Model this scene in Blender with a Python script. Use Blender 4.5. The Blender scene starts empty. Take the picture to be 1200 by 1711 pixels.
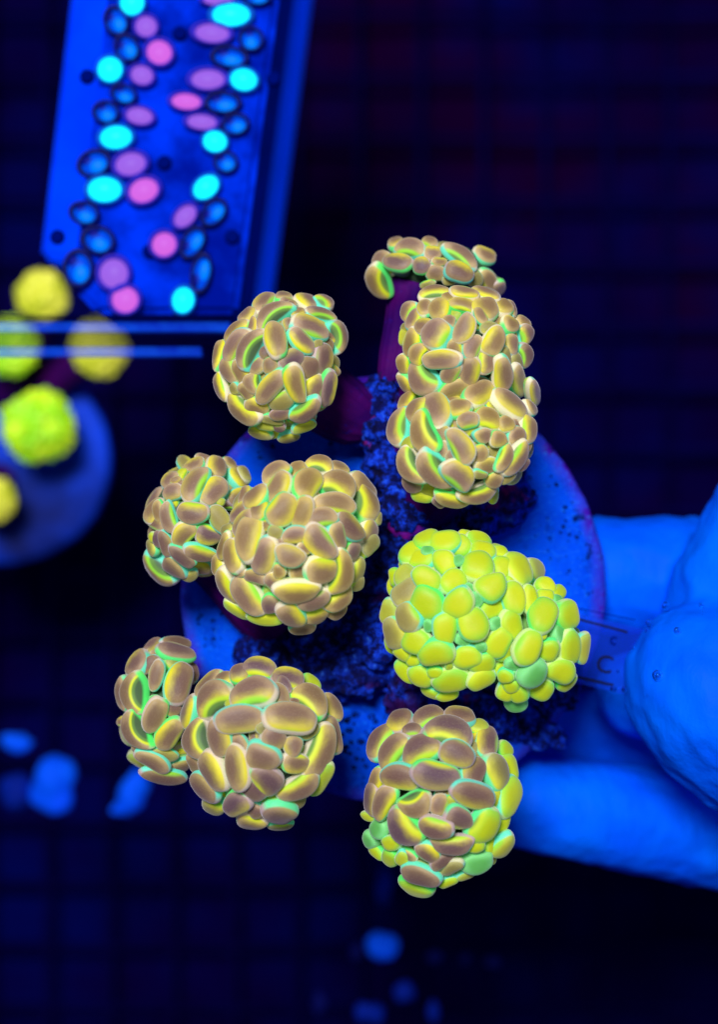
import bpy, bmesh, math, random
from mathutils import Vector, Matrix, noise
R = math.radians
scene = bpy.context.scene
C = scene.collection

# ------------------------------------------------------------------ camera
CAM_Z = 34.0          # units are centimetres; the camera looks straight down into the tank
PX = 0.0122           # centimetres per photo pixel at z = 0
cam_d = bpy.data.cameras.new("camera")
cam = bpy.data.objects.new("camera", cam_d)
C.objects.link(cam)
cam.location = (0, 0, CAM_Z)
cam_d.sensor_fit = 'VERTICAL'
cam_d.sensor_height = 240.0
cam_d.lens = 240.0 * CAM_Z / (1711 * PX)
cam_d.clip_start = 1.0
cam_d.clip_end = 500.0
cam_d.dof.use_dof = True
cam_d.dof.focus_distance = CAM_Z - 3.3
APERTURE = 0.80       # diameter in scene units
cam_d.dof.aperture_fstop = cam_d.lens * 1e-3 / APERTURE
scene.camera = cam

# ------------------------------------------------------------------ world and lamps
w = bpy.data.worlds.new("World")
scene.world = w
w.use_nodes = True
bg = w.node_tree.nodes["Background"]
bg.inputs[0].default_value = (0.05, 0.16, 1.0, 1)
bg.inputs[1].default_value = 0.10

def area(name, loc, target, size, power, col):
    d = bpy.data.lights.new(name, 'AREA')
    d.shape = 'DISK'
    d.size = size
    d.energy = power
    d.color = col
    o = bpy.data.objects.new(name, d)
    C.objects.link(o)
    o.location = loc
    o.rotation_euler = (Vector(target) - Vector(loc)).to_track_quat('-Z', 'Y').to_euler()
    return o
# the tank lamp hangs above the water, beyond the top edge of the picture and a little to the left
area("tank_lamp", (-11, 27, 78), (0, -1, 1), 22, 86000, (0.97, 0.98, 1.0))
# room light from the open side of the tank, weaker and bluer
area("room_lamp", (15, -12, 40), (0, 0, 0), 22, 1500, (0.60, 0.75, 1.0))

scene.view_settings.view_transform = 'Standard'
scene.view_settings.look = 'None'
scene.view_settings.exposure = 0.0
scene.view_settings.gamma = 1.0
scene.cycles.use_denoising = True
scene.cycles.max_bounces = 8
scene.cycles.transparent_max_bounces = 12

# ------------------------------------------------------------------ helpers
def at(px, py, z=0.0):
    s = PX * (CAM_Z - z) / CAM_Z
    return Vector(((px - 600) * s, (855.5 - py) * s, z))

def pxs(z):
    return PX * (CAM_Z - z) / CAM_Z

def tag(o, label=None, cat=None, group=None, kind=None):
    if label: o["label"] = label
    if cat: o["category"] = cat
    if group: o["group"] = group
    if kind: o["kind"] = kind
    return o

def empty(name, loc, label, cat, group=None):
    o = bpy.data.objects.new(name, None)
    C.objects.link(o)
    o.location = loc
    o.empty_display_size = 0.3
    return tag(o, label, cat, group)

def link(name, me, mat, parent=None, world=True):
    o = bpy.data.objects.new(name, me)
    C.objects.link(o)
    if mat and not me.materials:
        me.materials.append(mat)
    if parent is not None:
        o.parent = parent
        if world:        # geometry was given in world coordinates
            o.matrix_parent_inverse = Matrix.Translation(-parent.location) if parent.rotation_euler.to_quaternion().angle == 0 else parent.matrix_basis.inverted()
    return o

def mesh_from(name, bm, smooth=True):
    me = bpy.data.meshes.new(name)
    bm.to_mesh(me)
    bm.free()
    if smooth:
        for p in me.polygons: p.use_smooth = True
    return me

def box_bm(bm, c, d, rot=0.0, bevel=0.0):
    r = bmesh.ops.create_cube(bm, size=1.0)
    M = Matrix.Translation(c) @ Matrix.Rotation(rot, 4, 'Z') @ Matrix.Diagonal((d[0], d[1], d[2], 1))
    bmesh.ops.transform(bm, matrix=M, verts=r["verts"])
    if bevel:
        es = list({e for v in r["verts"] for e in v.link_edges})
        bmesh.ops.bevel(bm, geom=es, offset=bevel, segments=2, profile=0.5, affect='EDGES')

def tube(bm, pts, radii, seg=14, ridges=0, depth=0.0, cap=True):
    rings = []
    n = len(pts)
    for i, p in enumerate(pts):
        a = pts[max(i - 1, 0)]; b = pts[min(i + 1, n - 1)]
        q = (Vector(b) - Vector(a)).to_track_quat('Z', 'Y')
        ring = []
        for k in range(seg):
            t = 2 * math.pi * k / seg
            rr = radii[i] * (1 + depth * math.cos(ridges * t))
            ring.append(bm.verts.new(Vector(p) + q @ Vector((rr * math.cos(t), rr * math.sin(t), 0))))
        rings.append(ring)
    for i in range(n - 1):
        for k in range(seg):
            bm.faces.new((rings[i][k], rings[i][(k + 1) % seg], rings[i + 1][(k + 1) % seg], rings[i + 1][k]))
    if cap:
        bm.faces.new(rings[0][::-1]); bm.faces.new(rings[-1])
    return rings

def lerp_path(a, b, n, bow=Vector((0, 0, 0))):
    out = []
    for i in range(n):
        t = i / (n - 1)
        out.append(a.lerp(b, t) + bow * math.sin(math.pi * t))
    return out

# ------------------------------------------------------------------ materials; blue tank light is baked into many base colours
class NT:
    def __init__(self, name):
        self.m = bpy.data.materials.new(name)
        self.m.use_nodes = True
        self.t = self.m.node_tree
        self.b = self.t.nodes["Principled BSDF"]
        self.out = self.t.nodes["Material Output"]
    def n(self, typ, **kw):
        x = self.t.nodes.new(typ)
        for k, v in kw.items(): setattr(x, k, v)
        return x
    def l(self, a, b): self.t.links.new(a, b)
    def put(self, sock, v):
        if hasattr(v, "is_output"): self.l(v, sock)
        else: sock.default_value = v
    def math(self, op, a, b=0.0, clamp=False):
        x = self.n('ShaderNodeMath', operation=op, use_clamp=clamp)
        self.put(x.inputs[0], a); self.put(x.inputs[1], b)
        return x.outputs[0]
    def mix(self, f, a, b):
        x = self.n('ShaderNodeMix', data_type='RGBA')
        self.put(x.inputs[0], f); self.put(x.inputs[6], a); self.put(x.inputs[7], b)
        return x.outputs[2]
    def smooth(self, v, lo, hi, a=0.0, b=1.0):
        x = self.n('ShaderNodeMapRange', interpolation_type='SMOOTHSTEP')
        self.put(x.inputs[0], v)
        x.inputs[1].default_value = lo; x.inputs[2].default_value = hi
        x.inputs[3].default_value = a; x.inputs[4].default_value = b
        return x.outputs[0]
    def noise(self, scale, detail=4.0, rough=0.55, coord='Object', dist=0.0):
        tc = self.n('ShaderNodeTexCoord')
        x = self.n('ShaderNodeTexNoise')
        x.inputs['Scale'].default_value = scale
        x.inputs['Detail'].default_value = detail
        x.inputs['Roughness'].default_value = rough
        x.inputs['Distortion'].default_value = dist
        self.l(tc.outputs[coord], x.inputs['Vector'])
        return x.outputs[0]
    def bump(self, h, strength, dist):
        x = self.n('ShaderNodeBump')
        x.inputs['Strength'].default_value = strength
        x.inputs['Distance'].default_value = dist
        self.l(h, x.inputs['Height'])
        self.l(x.outputs[0], self.b.inputs['Normal'])
    def base(self, v): self.put(self.b.inputs['Base Color'], v)
    def set(self, **kw):
        for k, v in kw.items(): self.b.inputs[k.replace('_', ' ')].default_value = v

def rgb(r, g, b):
    f = lambda c: (c / 255 / 12.92) if c / 255 <= 0.04045 else ((c / 255 + 0.055) / 1.055) ** 2.4
    return (f(r), f(g), f(b), 1.0)

def m_tentacle():
    k = NT("tentacle_flesh")
    oi = k.n('ShaderNodeObjectInfo')
    sep = k.n('ShaderNodeSeparateColor')
    k.l(oi.outputs['Color'], sep.inputs[0])
    ysig = k.math('MULTIPLY_ADD', sep.outputs[0], 2.0); k.t.nodes[-1].inputs[2].default_value = -1.0
    green = sep.outputs[1]
    dark = sep.outputs[2]
    rsig = k.math('MULTIPLY_ADD', oi.outputs['Alpha'], 2.0); k.t.nodes[-1].inputs[2].default_value = -1.0
    def attr(nm):
        a = k.n('ShaderNodeAttribute', attribute_type='GEOMETRY'); a.attribute_name = nm
        return a.outputs['Fac']
    side = attr("side"); down = attr("down")
    nz = k.noise(1.3, 3.0)
    nz2 = k.noise(14.0, 4.0, 0.7)
    wob = k.math('MULTIPLY_ADD', nz, 0.7); k.t.nodes[-1].inputs[2].default_value = -0.35
    rnd = oi.outputs['Random']
    hol = attr("hollow")
    # cap: brown in the middle, paler and more golden towards the shoulder; plum-brown when 'dark'
    mid = k.mix(rnd, rgb(142, 114, 64), rgb(130, 100, 88))
    sho = k.mix(rnd, rgb(204, 178, 100), rgb(194, 164, 130))
    pmid = k.mix(rnd, rgb(98, 72, 82), rgb(112, 82, 70))
    psho = k.mix(rnd, rgb(150, 122, 112), rgb(150, 124, 90))
    ed = k.smooth(k.math('ADD', down, k.math('MULTIPLY', wob, 0.35)), 0.10, 0.62)
    cap = k.mix(ed, k.mix(dark, mid, pmid), k.mix(dark, sho, psho))
    lime = k.mix(ed, k.mix(rnd, rgb(176, 196, 16), rgb(198, 206, 16)), k.mix(rnd, rgb(138, 212, 66), rgb(176, 220, 60)))
    cap = k.mix(k.smooth(green, 0.05, 0.6), cap, lime)
    # mottled skin
    cap = k.mix(k.smooth(nz2, 0.48, 0.78, 0.0, 0.25), cap, k.mix(green, rgb(214, 196, 150), rgb(226, 226, 80)))
    # the flushed side of the tip: yellow first, then green where it turns over
    s1 = k.math('ADD', k.math('MULTIPLY', side, ysig), k.math('MULTIPLY', wob, k.math('ABSOLUTE', ysig)))
    fy = k.smooth(s1, -0.06, 0.68)
    cap = k.mix(fy, cap, k.mix(green, rgb(222, 210, 40), rgb(204, 226, 36)))
    cap = k.mix(k.smooth(s1, 0.62, 1.0), cap, rgb(130, 220, 44))
    # the hollow of a bent tip: a green line, then the grey-green inner wall
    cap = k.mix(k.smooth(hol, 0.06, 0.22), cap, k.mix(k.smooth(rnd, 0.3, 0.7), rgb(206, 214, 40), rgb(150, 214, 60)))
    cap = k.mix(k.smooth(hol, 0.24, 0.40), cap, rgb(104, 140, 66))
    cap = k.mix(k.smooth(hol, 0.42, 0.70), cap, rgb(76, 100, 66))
    # lip: pale halo painted all round, green to turquoise on its own side
    s2 = k.math('MULTIPLY', side, rsig)
    mint = k.mix(k.smooth(rnd, 0.2, 0.8), rgb(84, 236, 110), rgb(96, 226, 196))
    lipc = k.mix(k.smooth(s2, -0.1, 0.45), k.mix(green, k.mix(dark, rgb(240, 226, 190), rgb(196, 168, 168)), rgb(190, 240, 120)), mint)
    lip = k.smooth(down, 0.56, 0.68)
    col = k.mix(k.math('MULTIPLY', lip, 0.92), cap, lipc)
    teal = k.smooth(green, 0.80, 0.97)
    col = k.mix(teal, col, k.mix(ed, rgb(96, 176, 84), rgb(130, 214, 130)))
    # side wall
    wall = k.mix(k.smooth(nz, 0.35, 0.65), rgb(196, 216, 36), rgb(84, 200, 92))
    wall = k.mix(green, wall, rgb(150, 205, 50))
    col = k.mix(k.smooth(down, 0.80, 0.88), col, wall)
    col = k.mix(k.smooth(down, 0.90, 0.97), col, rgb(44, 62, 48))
    k.base(col)
    k.l(col, k.b.inputs['Emission Color'])          # the living tissue fluoresces
    k.b.inputs['Emission Strength'].default_value = 0.07
    k.set(Roughness=0.5, Subsurface_Weight=0.35, Subsurface_Scale=0.14, Sheen_Weight=0.45, Sheen_Roughness=0.4)
    k.b.inputs['Subsurface Radius'].default_value = (1.0, 0.8, 0.3)
    k.b.inputs['Specular IOR Level'].default_value = 0.25
    k.b.inputs['Sheen Tint'].default_value = (0.9, 0.85, 1.0, 1)
    k.bump(nz2, 0.10, 0.02)
    return k.m

def m_simple(name, c1, c2=None, scale=3.0, rough=0.6, spec=0.3, bump=0.0, bscale=8.0, bd=0.05, detail=5.0):
    k = NT(name)
    if c2 is None: k.base(c1)
    else: k.base(k.mix(k.smooth(k.noise(scale, detail, 0.6), 0.32, 0.68), c1, c2))
    k.set(Roughness=rough)
    k.b.inputs['Specular IOR Level'].default_value = spec * 0.35
    if bump: k.bump(k.noise(bscale, 6.0, 0.65), bump, bd)
    return k.m

def m_emit(name, col, strength, base=(0.0, 0.02, 0.2, 1)):
    k = NT(name)
    k.base(base)
    k.b.inputs['Emission Color'].default_value = col
    k.b.inputs['Emission Strength'].default_value = strength
    k.set(Roughness=0.35)
    k.b.inputs['Specular IOR Level'].default_value = 0.05
    return k.m

def m_disc():
    k = NT("glazed_ceramic")
    big = k.noise(0.55, 4.0, 0.6)
    fine = k.noise(6.0, 6.0, 0.7)
    col = k.mix(k.smooth(big, 0.3, 0.7), rgb(0, 66, 222), rgb(0, 88, 255))  # blue of the tank light carried in the ceramic's base colour
    col = k.mix(k.smooth(fine, 0.52, 0.72, 0, 0.6), col, rgb(10, 112, 255))
    # coralline growth, purple, mostly round the edge
    tc = k.n('ShaderNodeTexCoord')
    ln = k.n('ShaderNodeVectorMath', operation='LENGTH')
    k.l(tc.outputs['Object'], ln.inputs[0])
    edge = k.smooth(ln.outputs['Value'], 4.0, 4.36)
    pat = k.smooth(k.noise(0.9, 5.0, 0.65), 0.50, 0.60)
    col = k.mix(k.math('MULTIPLY', edge, k.math('MULTIPLY_ADD', pat, 0.75)), col, rgb(70, 16, 170)); 
    k.t.nodes  # keep
    col = k.mix(k.smooth(k.noise(11.0, 5.0, 0.8), 0.56, 0.66, 0, 0.7), col, rgb(40, 132, 255))
    col = k.mix(k.smooth(k.noise(1.3, 7.0, 0.75), 0.54, 0.66, 0.0, 0.6), col, rgb(0, 40, 160))
    dirt = k.smooth(k.noise(2.2, 6.0, 0.7), 0.59, 0.67, 0.0, 0.85)
    col = k.mix(dirt, col, rgb(0, 16, 70))
    k.base(col)
    k.set(Roughness=0.6)
    k.b.inputs['Specular IOR Level'].default_value = 0.02
    k.bump(fine, 0.8, 0.09)
    return k.m

def m_rock():
    k = NT("encrusted_rock")
    a = k.noise(1.1, 6.0, 0.7)
    b = k.noise(4.5, 9.0, 0.75)
    patch = k.smooth(k.noise(0.55, 4.0, 0.6), 0.40, 0.62)
    col = k.mix(k.smooth(a, 0.35, 0.65), rgb(6, 5, 44), rgb(8, 20, 112))
    col = k.mix(k.math('MULTIPLY', k.smooth(b, 0.46, 0.58), k.math('MULTIPLY_ADD', patch, 0.8)), col, rgb(14, 66, 235))
    col = k.mix(k.smooth(b, 0.58, 0.66), col, rgb(70, 134, 255))
    col = k.mix(k.smooth(k.noise(0.7, 4.0, 0.6), 0.58, 0.66, 0, 0.8), col, rgb(58, 8, 84))
    col = k.mix(k.smooth(k.noise(0.62, 5.0, 0.7, dist=0.6), 0.645, 0.70, 0, 0.9), col, rgb(150, 20, 120))
    k.base(col)
    k.set(Roughness=0.5)
    k.b.inputs['Specular IOR Level'].default_value = 0.12
    k.bump(b, 0.9, 0.12)
    return k.m

def m_stalk():
    k = NT("purple_skeleton")
    a = k.noise(1.5, 4.0)
    col = k.mix(k.smooth(a, 0.3, 0.7), rgb(44, 2, 88), rgb(74, 4, 94))
    col = k.mix(k.smooth(k.noise(5.0, 5.0, 0.7), 0.58, 0.75), col, rgb(36, 24, 150))
    k.base(col)
    k.set(Roughness=0.7)
    k.b.inputs['Specular IOR Level'].default_value = 0.06
    k.bump(k.noise(6.0, 4.0), 0.25, 0.05)
    return k.m

def m_glove():
    k = NT("blue_lit_glove")
    a = k.noise(0.45, 3.0)
    col = k.mix(k.smooth(a, 0.3, 0.7), rgb(0, 84, 250), rgb(0, 104, 255))  # blue tank light put into the glove's own colour
    sp = k.noise(3.0, 5.0, 0.7)
    col = k.mix(k.smooth(sp, 0.62, 0.74, 0, 0.35), col, rgb(0, 56, 190))
    k.base(col)
    k.set(Roughness=0.55)
    k.b.inputs['Specular IOR Level'].default_value = 0.03
    w1 = k.n('ShaderNodeTexNoise')
    tc = k.n('ShaderNodeTexCoord'); mp = k.n('ShaderNodeMapping')
    mp.inputs['Scale'].default_value = (1.0, 0.35, 1.0)
    k.l(tc.outputs['Object'], mp.inputs[0]); k.l(mp.outputs[0], w1.inputs['Vector'])
    w1.inputs['Scale'].default_value = 1.6; w1.inputs['Detail'].default_value = 6.0
    k.bump(k.math('ADD', w1.outputs[0], k.math('MULTIPLY', sp, 0.25)), 0.4, 0.25)
    return k.m

def m_clear(name, tint, opacity, rough=0.15):
    k = NT(name)
    k.base(tint)
    k.set(Roughness=rough, Alpha=opacity)
    k.b.inputs['Specular IOR Level'].default_value = 0.0
    return k.m

def m_bubble():
    k = NT("air_bubble_film")
    g = k.n('ShaderNodeBsdfGlass')
    g.inputs['Color'].default_value = (0.9, 0.97, 1, 1)
    g.inputs['Roughness'].default_value = 0.0
    g.inputs['IOR'].default_value = 0.76
    k.l(g.outputs[0], k.out.inputs[0])
    return k.m

def m_floor():
    k = NT("dark_tank_floor")
    a = k.noise(0.16, 5.0, 0.6)
    b = k.noise(0.09, 3.0, 0.5)
    col = k.mix(k.smooth(a, 0.3, 0.75), rgb(9, 0, 50), rgb(2, 8, 84))
    col = k.mix(k.smooth(b, 0.5, 0.7), col, rgb(24, 0, 42))
    k.base(col)
    k.set(Roughness=0.9)
    k.b.inputs['Specular IOR Level'].default_value = 0.0
    return k.m

MT = m_tentacle()
M_BODY = m_simple("polyp_flesh", rgb(58, 82, 62), rgb(86, 116, 76), 2.5, 0.5, 0.3, 0.2)
M_BODY_G = m_simple("green_polyp_flesh", rgb(70, 120, 60), rgb(110, 160, 70), 2.5, 0.5, 0.3, 0.2)
M_STALK = m_stalk()
M_DISC = m_disc()
M_ROCK = m_rock()
M_GLOVE = m_glove()
M_FLOOR = m_floor()
M_PORE = m_simple("pore_shadow", rgb(0, 8, 46), rgb(0, 14, 70), 4, 0.8, 0.1)

# ------------------------------------------------------------------ setting: tank floor and egg-crate grid
bm = bmesh.new()
bmesh.ops.create_grid(bm, x_segments=60, y_segments=60, size=60)
for v in bm.verts:
    v.co.z = -28.0 + 0.35 * noise.noise(v.co * 0.25)
fl = link("tank_floor", mesh_from("tank_floor", bm), M_FLOOR)
tag(fl, kind="structure")

def egg_crate():
    m = m_simple("black_plastic", rgb(6, 1, 40), rgb(7, 5, 70), 0.12, 0.8, 0.0)
    root = empty("egg_crate_grid", (0, 0, -26.4), "dark plastic egg crate grid lying across the tank floor below everything", "grid")
    pitch = 2.25
    bmx = bmesh.new(); box_bm(bmx, Vector((0, 0, 0)), (56, 0.24, 0.36), 0, 0.05); mx = mesh_from("slat_long", bmx, False); mx.materials.append(m)
    bmy = bmesh.new(); box_bm(bmy, Vector((0, 0, 0)), (0.24, 62, 0.33), 0, 0.05); my = mesh_from("slat_cross", bmy, False); my.materials.append(m)
    for i in range(-11, 12):
        o = bpy.data.objects.new("slat", mx); C.objects.link(o); o.parent = root
        o.location = (0, i * pitch, 0)
    for i in range(-9, 10):
        o = bpy.data.objects.new("slat", my); C.objects.link(o); o.parent = root
        o.location = (i * pitch, 0, 0.004)
egg_crate()

# ------------------------------------------------------------------ pale rubble lying on the grid
def rubble(px, py, rx, ry, ang, mat, label, seed, lumps=()):
    z = -12.5
    s = pxs(z)
    c = at(px, py, z)
    bm = bmesh.new()
    parts = [(0, 0, rx, ry, ang)] + list(lumps)
    for (dx, dy, ax, ay, an) in parts:
        r = bmesh.ops.create_icosphere(bm, subdivisions=3, radius=1.0)
        M = Matrix.Translation((dx * s, -dy * s, 0)) @ Matrix.Rotation(-R(an), 4, 'Z') @ Matrix.Diagonal((ax * s, ay * s, min(ax, ay) * s * 0.8, 1))
        bmesh.ops.transform(bm, matrix=M, verts=r["verts"])
    me = mesh_from("rubble_piece", bm)
    o = link("rubble_piece", me, mat)
    o.location = c
    rm = o.modifiers.new("weld", 'REMESH'); rm.mode = 'VOXEL'; rm.voxel_size = 0.12; rm.use_smooth_shade = True
    t = bpy.data.textures.new("rubble_relief", 'CLOUDS'); t.noise_scale = 0.7 + 0.1 * (seed % 3)
    dm = o.modifiers.new("relief", 'DISPLACE'); dm.texture = t; dm.strength = 0.5; dm.mid_level = 0.5; dm.texture_coords = 'GLOBAL'
    tag(o, label, "rubble", "pale rubble lying on the dark grid")
    return o
PB = m_simple("lit_rubble", rgb(0, 92, 255), rgb(0, 76, 255), 0.7, 0.7, 0.2, 0.4, 3.0)  # lit pieces: blue light put into a brighter base colour
PM = m_simple("dim_rubble", rgb(0, 32, 150), rgb(0, 18, 96), 0.7, 0.7, 0.2, 0.4, 3.0)
PD = m_simple("dark_rubble", rgb(3, 10, 90), rgb(4, 5, 62), 0.7, 0.7, 0.2, 0.4, 3.0)
rubble(30, 1238, 30, 19, 10, PB, "small bright blue oval rubble piece at the left edge, topmost of the lower left group", 1)
rubble(90, 1300, 36, 36, 0, PB, "largest bright blue lumpy rubble piece in the lower left group", 2, [(10, 40, 24, 24, 0), (-16, 26, 24, 22, 0)])
rubble(26, 1328, 34, 30, 30, PM, "dim blue rubble piece left of the largest bright lump", 3)
rubble(222, 1322, 25, 38, 15, PB, "bright blue bean shaped rubble piece below the small lower left coral head", 4, [(-18, 30, 24, 18, 0)])
rubble(638, 1580, 23, 23, 0, PB, "single small bright blue rubble piece under the bottom coral head", 5)
rubble(598, 1588, 16, 16, 0, PD, "dark small rubble piece just left of the single bright one", 6)
rubble(642, 1482, 14, 36, 4, PM, "dim narrow upright rubble piece showing just below the bottom coral head", 7)
rubble(680, 1655, 21, 22, 0, PM, "dim round rubble piece near the bottom edge, right of centre", 8)
rubble(618, 1694, 28, 20, 0, PM, "dim wide rubble piece cut by the bottom edge", 9)
rubble(531, 1680, 16, 26, 0, PD, "dark rubble piece near the bottom edge, leftmost of the bottom row", 10)
rubble(724, 1696, 14, 24, 0, PM, "dim upright rubble piece at the bottom edge, rightmost of the bottom row", 11)
rubble(730, 1600, 15, 14, 0, PD, "dark rubble speck, first right of the single bright piece", 12)
rubble(778, 1602, 13, 13, 0, PD, "dark rubble speck, second right of the single bright piece", 13)
rubble(824, 1608, 15, 14, 0, PD, "dark rubble speck, third right of the single bright piece", 14)

# ------------------------------------------------------------------ reflection of an LED fixture, built as a solid object
FZ = -2.2
def led_fixture():
    root = empty("reflected_fixture", at(270, 250, FZ), "reflection of a tilted blue LED light panel, built solid, with cyan, blue and pink diodes at the upper left", "reflected light fixture")
    z = FZ
    panel = m_simple("blue_panel", rgb(0, 50, 226), rgb(0, 14, 130), 0.75, 0.8, 0.0)  # mottled blues imitate the diodes' light falling on the panel
    railm = m_simple("bright_blue_rail", rgb(0, 62, 250), rgb(0, 38, 212), 0.35, 0.8, 0.0)
    dark = m_simple("navy_rubber", rgb(0, 8, 80), rgb(0, 12, 110), 1, 0.4, 0.4)
    hole = m_simple("screw_black", rgb(0, 12, 100), None, spec=0.0)
    for mm, st, cc in ((panel, 0.08, rgb(0, 60, 255)), (railm, 0.42, rgb(0, 70, 255))):   # emission imitates the lamp's glow on its housing and side rails
        pb = mm.node_tree.nodes["Principled BSDF"]; pb.inputs["Emission Color"].default_value = cc; pb.inputs["Emission Strength"].default_value = st * 0.6
    def slab(pts, z0, z1, bev=0.14):
        bm = bmesh.new()
        top = [bm.verts.new(at(x, y, z1)) for x, y in pts]
        bot = [bm.verts.new(Vector((v.co.x, v.co.y, z0))) for v in top]
        bm.faces.new(top); bm.faces.new(bot[::-1])
        n = len(pts)
        for i in range(n):
            bm.faces.new((top[i], bot[i], bot[(i + 1) % n], top[(i + 1) % n]))
        bmesh.ops.recalc_face_normals(bm, faces=bm.faces)
        bmesh.ops.bevel(bm, geom=[e for e in bm.edges], offset=bev, segments=4, affect='EDGES')
        return mesh_from("slab", bm, False)
    L = lambda y: 118 - (y) * 0.118         # left and right outlines of the fixture
    Rr = lambda y: 515 - (y) * 0.135
    y0, y1 = -330, 524
    link("housing", slab([(L(y0) + 60, y0), (Rr(y0) - 50, y0), (Rr(y1) - 48, y1), (160, y1), (122, 484), (L(440) + 58, 440)], z - 4.4, z - 0.05), panel, root)
    link("rail", slab([(L(y0), y0), (L(y0) + 100, y0), (L(448) + 98, 448), (L(430), 430)], z - 6.4, z - 4.6), railm, root)
    link("rail", slab([(Rr(y0) - 90, y0), (Rr(y0), y0), (Rr(y1), y1), (Rr(y1) - 90, y1)], z - 6.4, z - 4.6), railm, root)
    bmh = bmesh.new()
    bmesh.ops.create_cone(bmh, cap_ends=True, segments=20, radius1=0.17, radius2=0.14, depth=0.12)
    mh = mesh_from("screw", bmh, False); mh.materials.append(hole)
    for x, y in [(145, 128), (457, 132), (274, 272), (95, 396), (388, 396), (300, 56), (250, 420)]:
        o = link("screw", mh, hole, root, False)
        o.location = at(x, y, z) - root.location + Vector((0, 0, 0.03))
    # ring, cup and lens of one diode, unit size
    bm = bmesh.new()
    prof = [(1.02, 0.0), (1.10, 0.14), (0.98, 0.26), (0.82, 0.20), (0.76, 0.02)]
    rings = []
    for r_, z_ in prof:
        rings.append([bm.verts.new((r_ * math.cos(2 * math.pi * i / 36), r_ * math.sin(2 * math.pi * i / 36), z_)) for i in range(36)])
    for a in range(len(prof) - 1):
        for i in range(36):
            bm.faces.new((rings[a][i], rings[a][(i + 1) % 36], rings[a + 1][(i + 1) % 36], rings[a + 1][i]))
    bmesh.ops.recalc_face_normals(bm, faces=bm.faces)
    ring_me = mesh_from("diode_ring", bm); ring_me.materials.append(dark)
    def dome(r0, h, off, nm):
        bm = bmesh.new()
        prev = None
        top = None
        for j in range(7):
            t = j / 6
            rr = r0 * math.cos(t * math.pi / 2); zz = h * math.sin(t * math.pi / 2)
            if j == 6:
                top = bm.verts.new((off[0], off[1], zz + off[2]))
                for i in range(28): bm.faces.new((prev[i], prev[(i + 1) % 28], top))
            else:
                cur = [bm.verts.new((rr * math.cos(2 * math.pi * i / 28) + off[0], rr * math.sin(2 * math.pi * i / 28) + off[1], zz + off[2])) for i in range(28)]
                if prev:
                    for i in range(28): bm.faces.new((prev[i], prev[(i + 1) % 28], cur[(i + 1) % 28], cur[i]))
                prev = cur
        return mesh_from(nm, bm)
    cols = {
        'b': (dome(0.80, 0.16, (0, 0, 0.02), "blue_lens"), m_emit("blue_lens_glow", rgb(0, 74, 235), 0.75)),
        'c': (dome(0.92, 0.35, (0, 0, 0.03), "cyan_lens"), m_emit("cyan_lens_glow", rgb(20, 250, 255), 1.5)),
        'p': (dome(0.92, 0.25, (0, 0, 0.02), "pink_lens"), m_emit("pink_lens_glow", rgb(172, 100, 216), 0.85)),
        'P': (dome(0.92, 0.25, (0, 0, 0.02), "strong_pink_lens"), m_emit("strong_pink_lens_glow", rgb(222, 100, 205), 0.95)),
    }
    for kk in cols: cols[kk][0].materials.append(cols[kk][1])
    lit_spot_me = dome(0.50, 0.10, (0.16, -0.26, 0.125), "lit_spot"); lit_spot_me.materials.append(m_emit("blue_lit_spot", rgb(0, 128, 255), 0.95))  # bright dome paints the lit lower part of the blue lens
    shade_me = dome(0.40, 0.08, (-0.30, 0.34, 0.09), "shade_spot"); shade_me.materials.append(m_simple("blue_shade_spot", rgb(0, 12, 130), None))  # dark dome paints the shaded upper part of the blue lens
    ring_c = ring_me.copy(); ring_c.materials.clear(); ring_c.materials.append(m_simple("teal_ring", rgb(0, 90, 200), None))
    ring_p = ring_me.copy(); ring_p.materials.clear(); ring_p.materials.append(m_simple("violet_ring", rgb(50, 40, 190), None))
    leds = [
        (222,8,23,24,20,'c'),(195,38,20,25,-20,'b'),(213,83,20,24,-25,'b'),(185,119,24,24,30,'c'),(208,160,22,16,15,'b'),(178,190,22,19,10,'b'),
        (195,232,31,22,-5,'c'),(158,275,28,22,-20,'b'),(176,319,33,24,0,'c'),(142,358,25,19,15,'b'),(165,403,28,23,15,'b'),(132,450,25,31,0,'b'),
        (245,47,22,21,30,'p'),(267,90,26,24,30,'P'),(238,128,23,19,20,'p'),(234,196,27,17,10,'p'),(219,276,31,23,-10,'p'),(241,320,30,24,-20,'P'),(191,458,29,30,0,'p'),(210,502,27,26,0,'P'),
        (430,-2,24,14,0,'b'),(387,28,37,22,0,'c'),(420,68,21,20,30,'b'),(384,98,31,18,5,'b'),(408,136,26,21,10,'c'),(373,174,30,18,0,'b'),(394,210,23,18,-10,'b'),(360,239,23,20,10,'c'),(378,273,20,18,0,'b'),(345,315,27,20,-40,'c'),(358,357,26,18,-50,'b'),(323,407,29,18,-60,'b'),(337,458,34,17,-80,'b'),(307,503,25,21,-80,'c'),
        (365,2,30,12,0,'p'),(355,58,35,19,5,'p'),(348,135,34,20,0,'p'),(312,172,30,16,5,'P'),(338,206,30,15,5,'p'),(310,363,26,18,-45,'p'),(275,410,25,24,-30,'P'),
        (205,-30,24,22,0,'b'),(190,-72,24,22,0,'b'),(226,-60,24,20,0,'p'),(410,-40,28,20,0,'c'),(360,-46,28,20,0,'P'),
    ]
    s = pxs(z)
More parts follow.
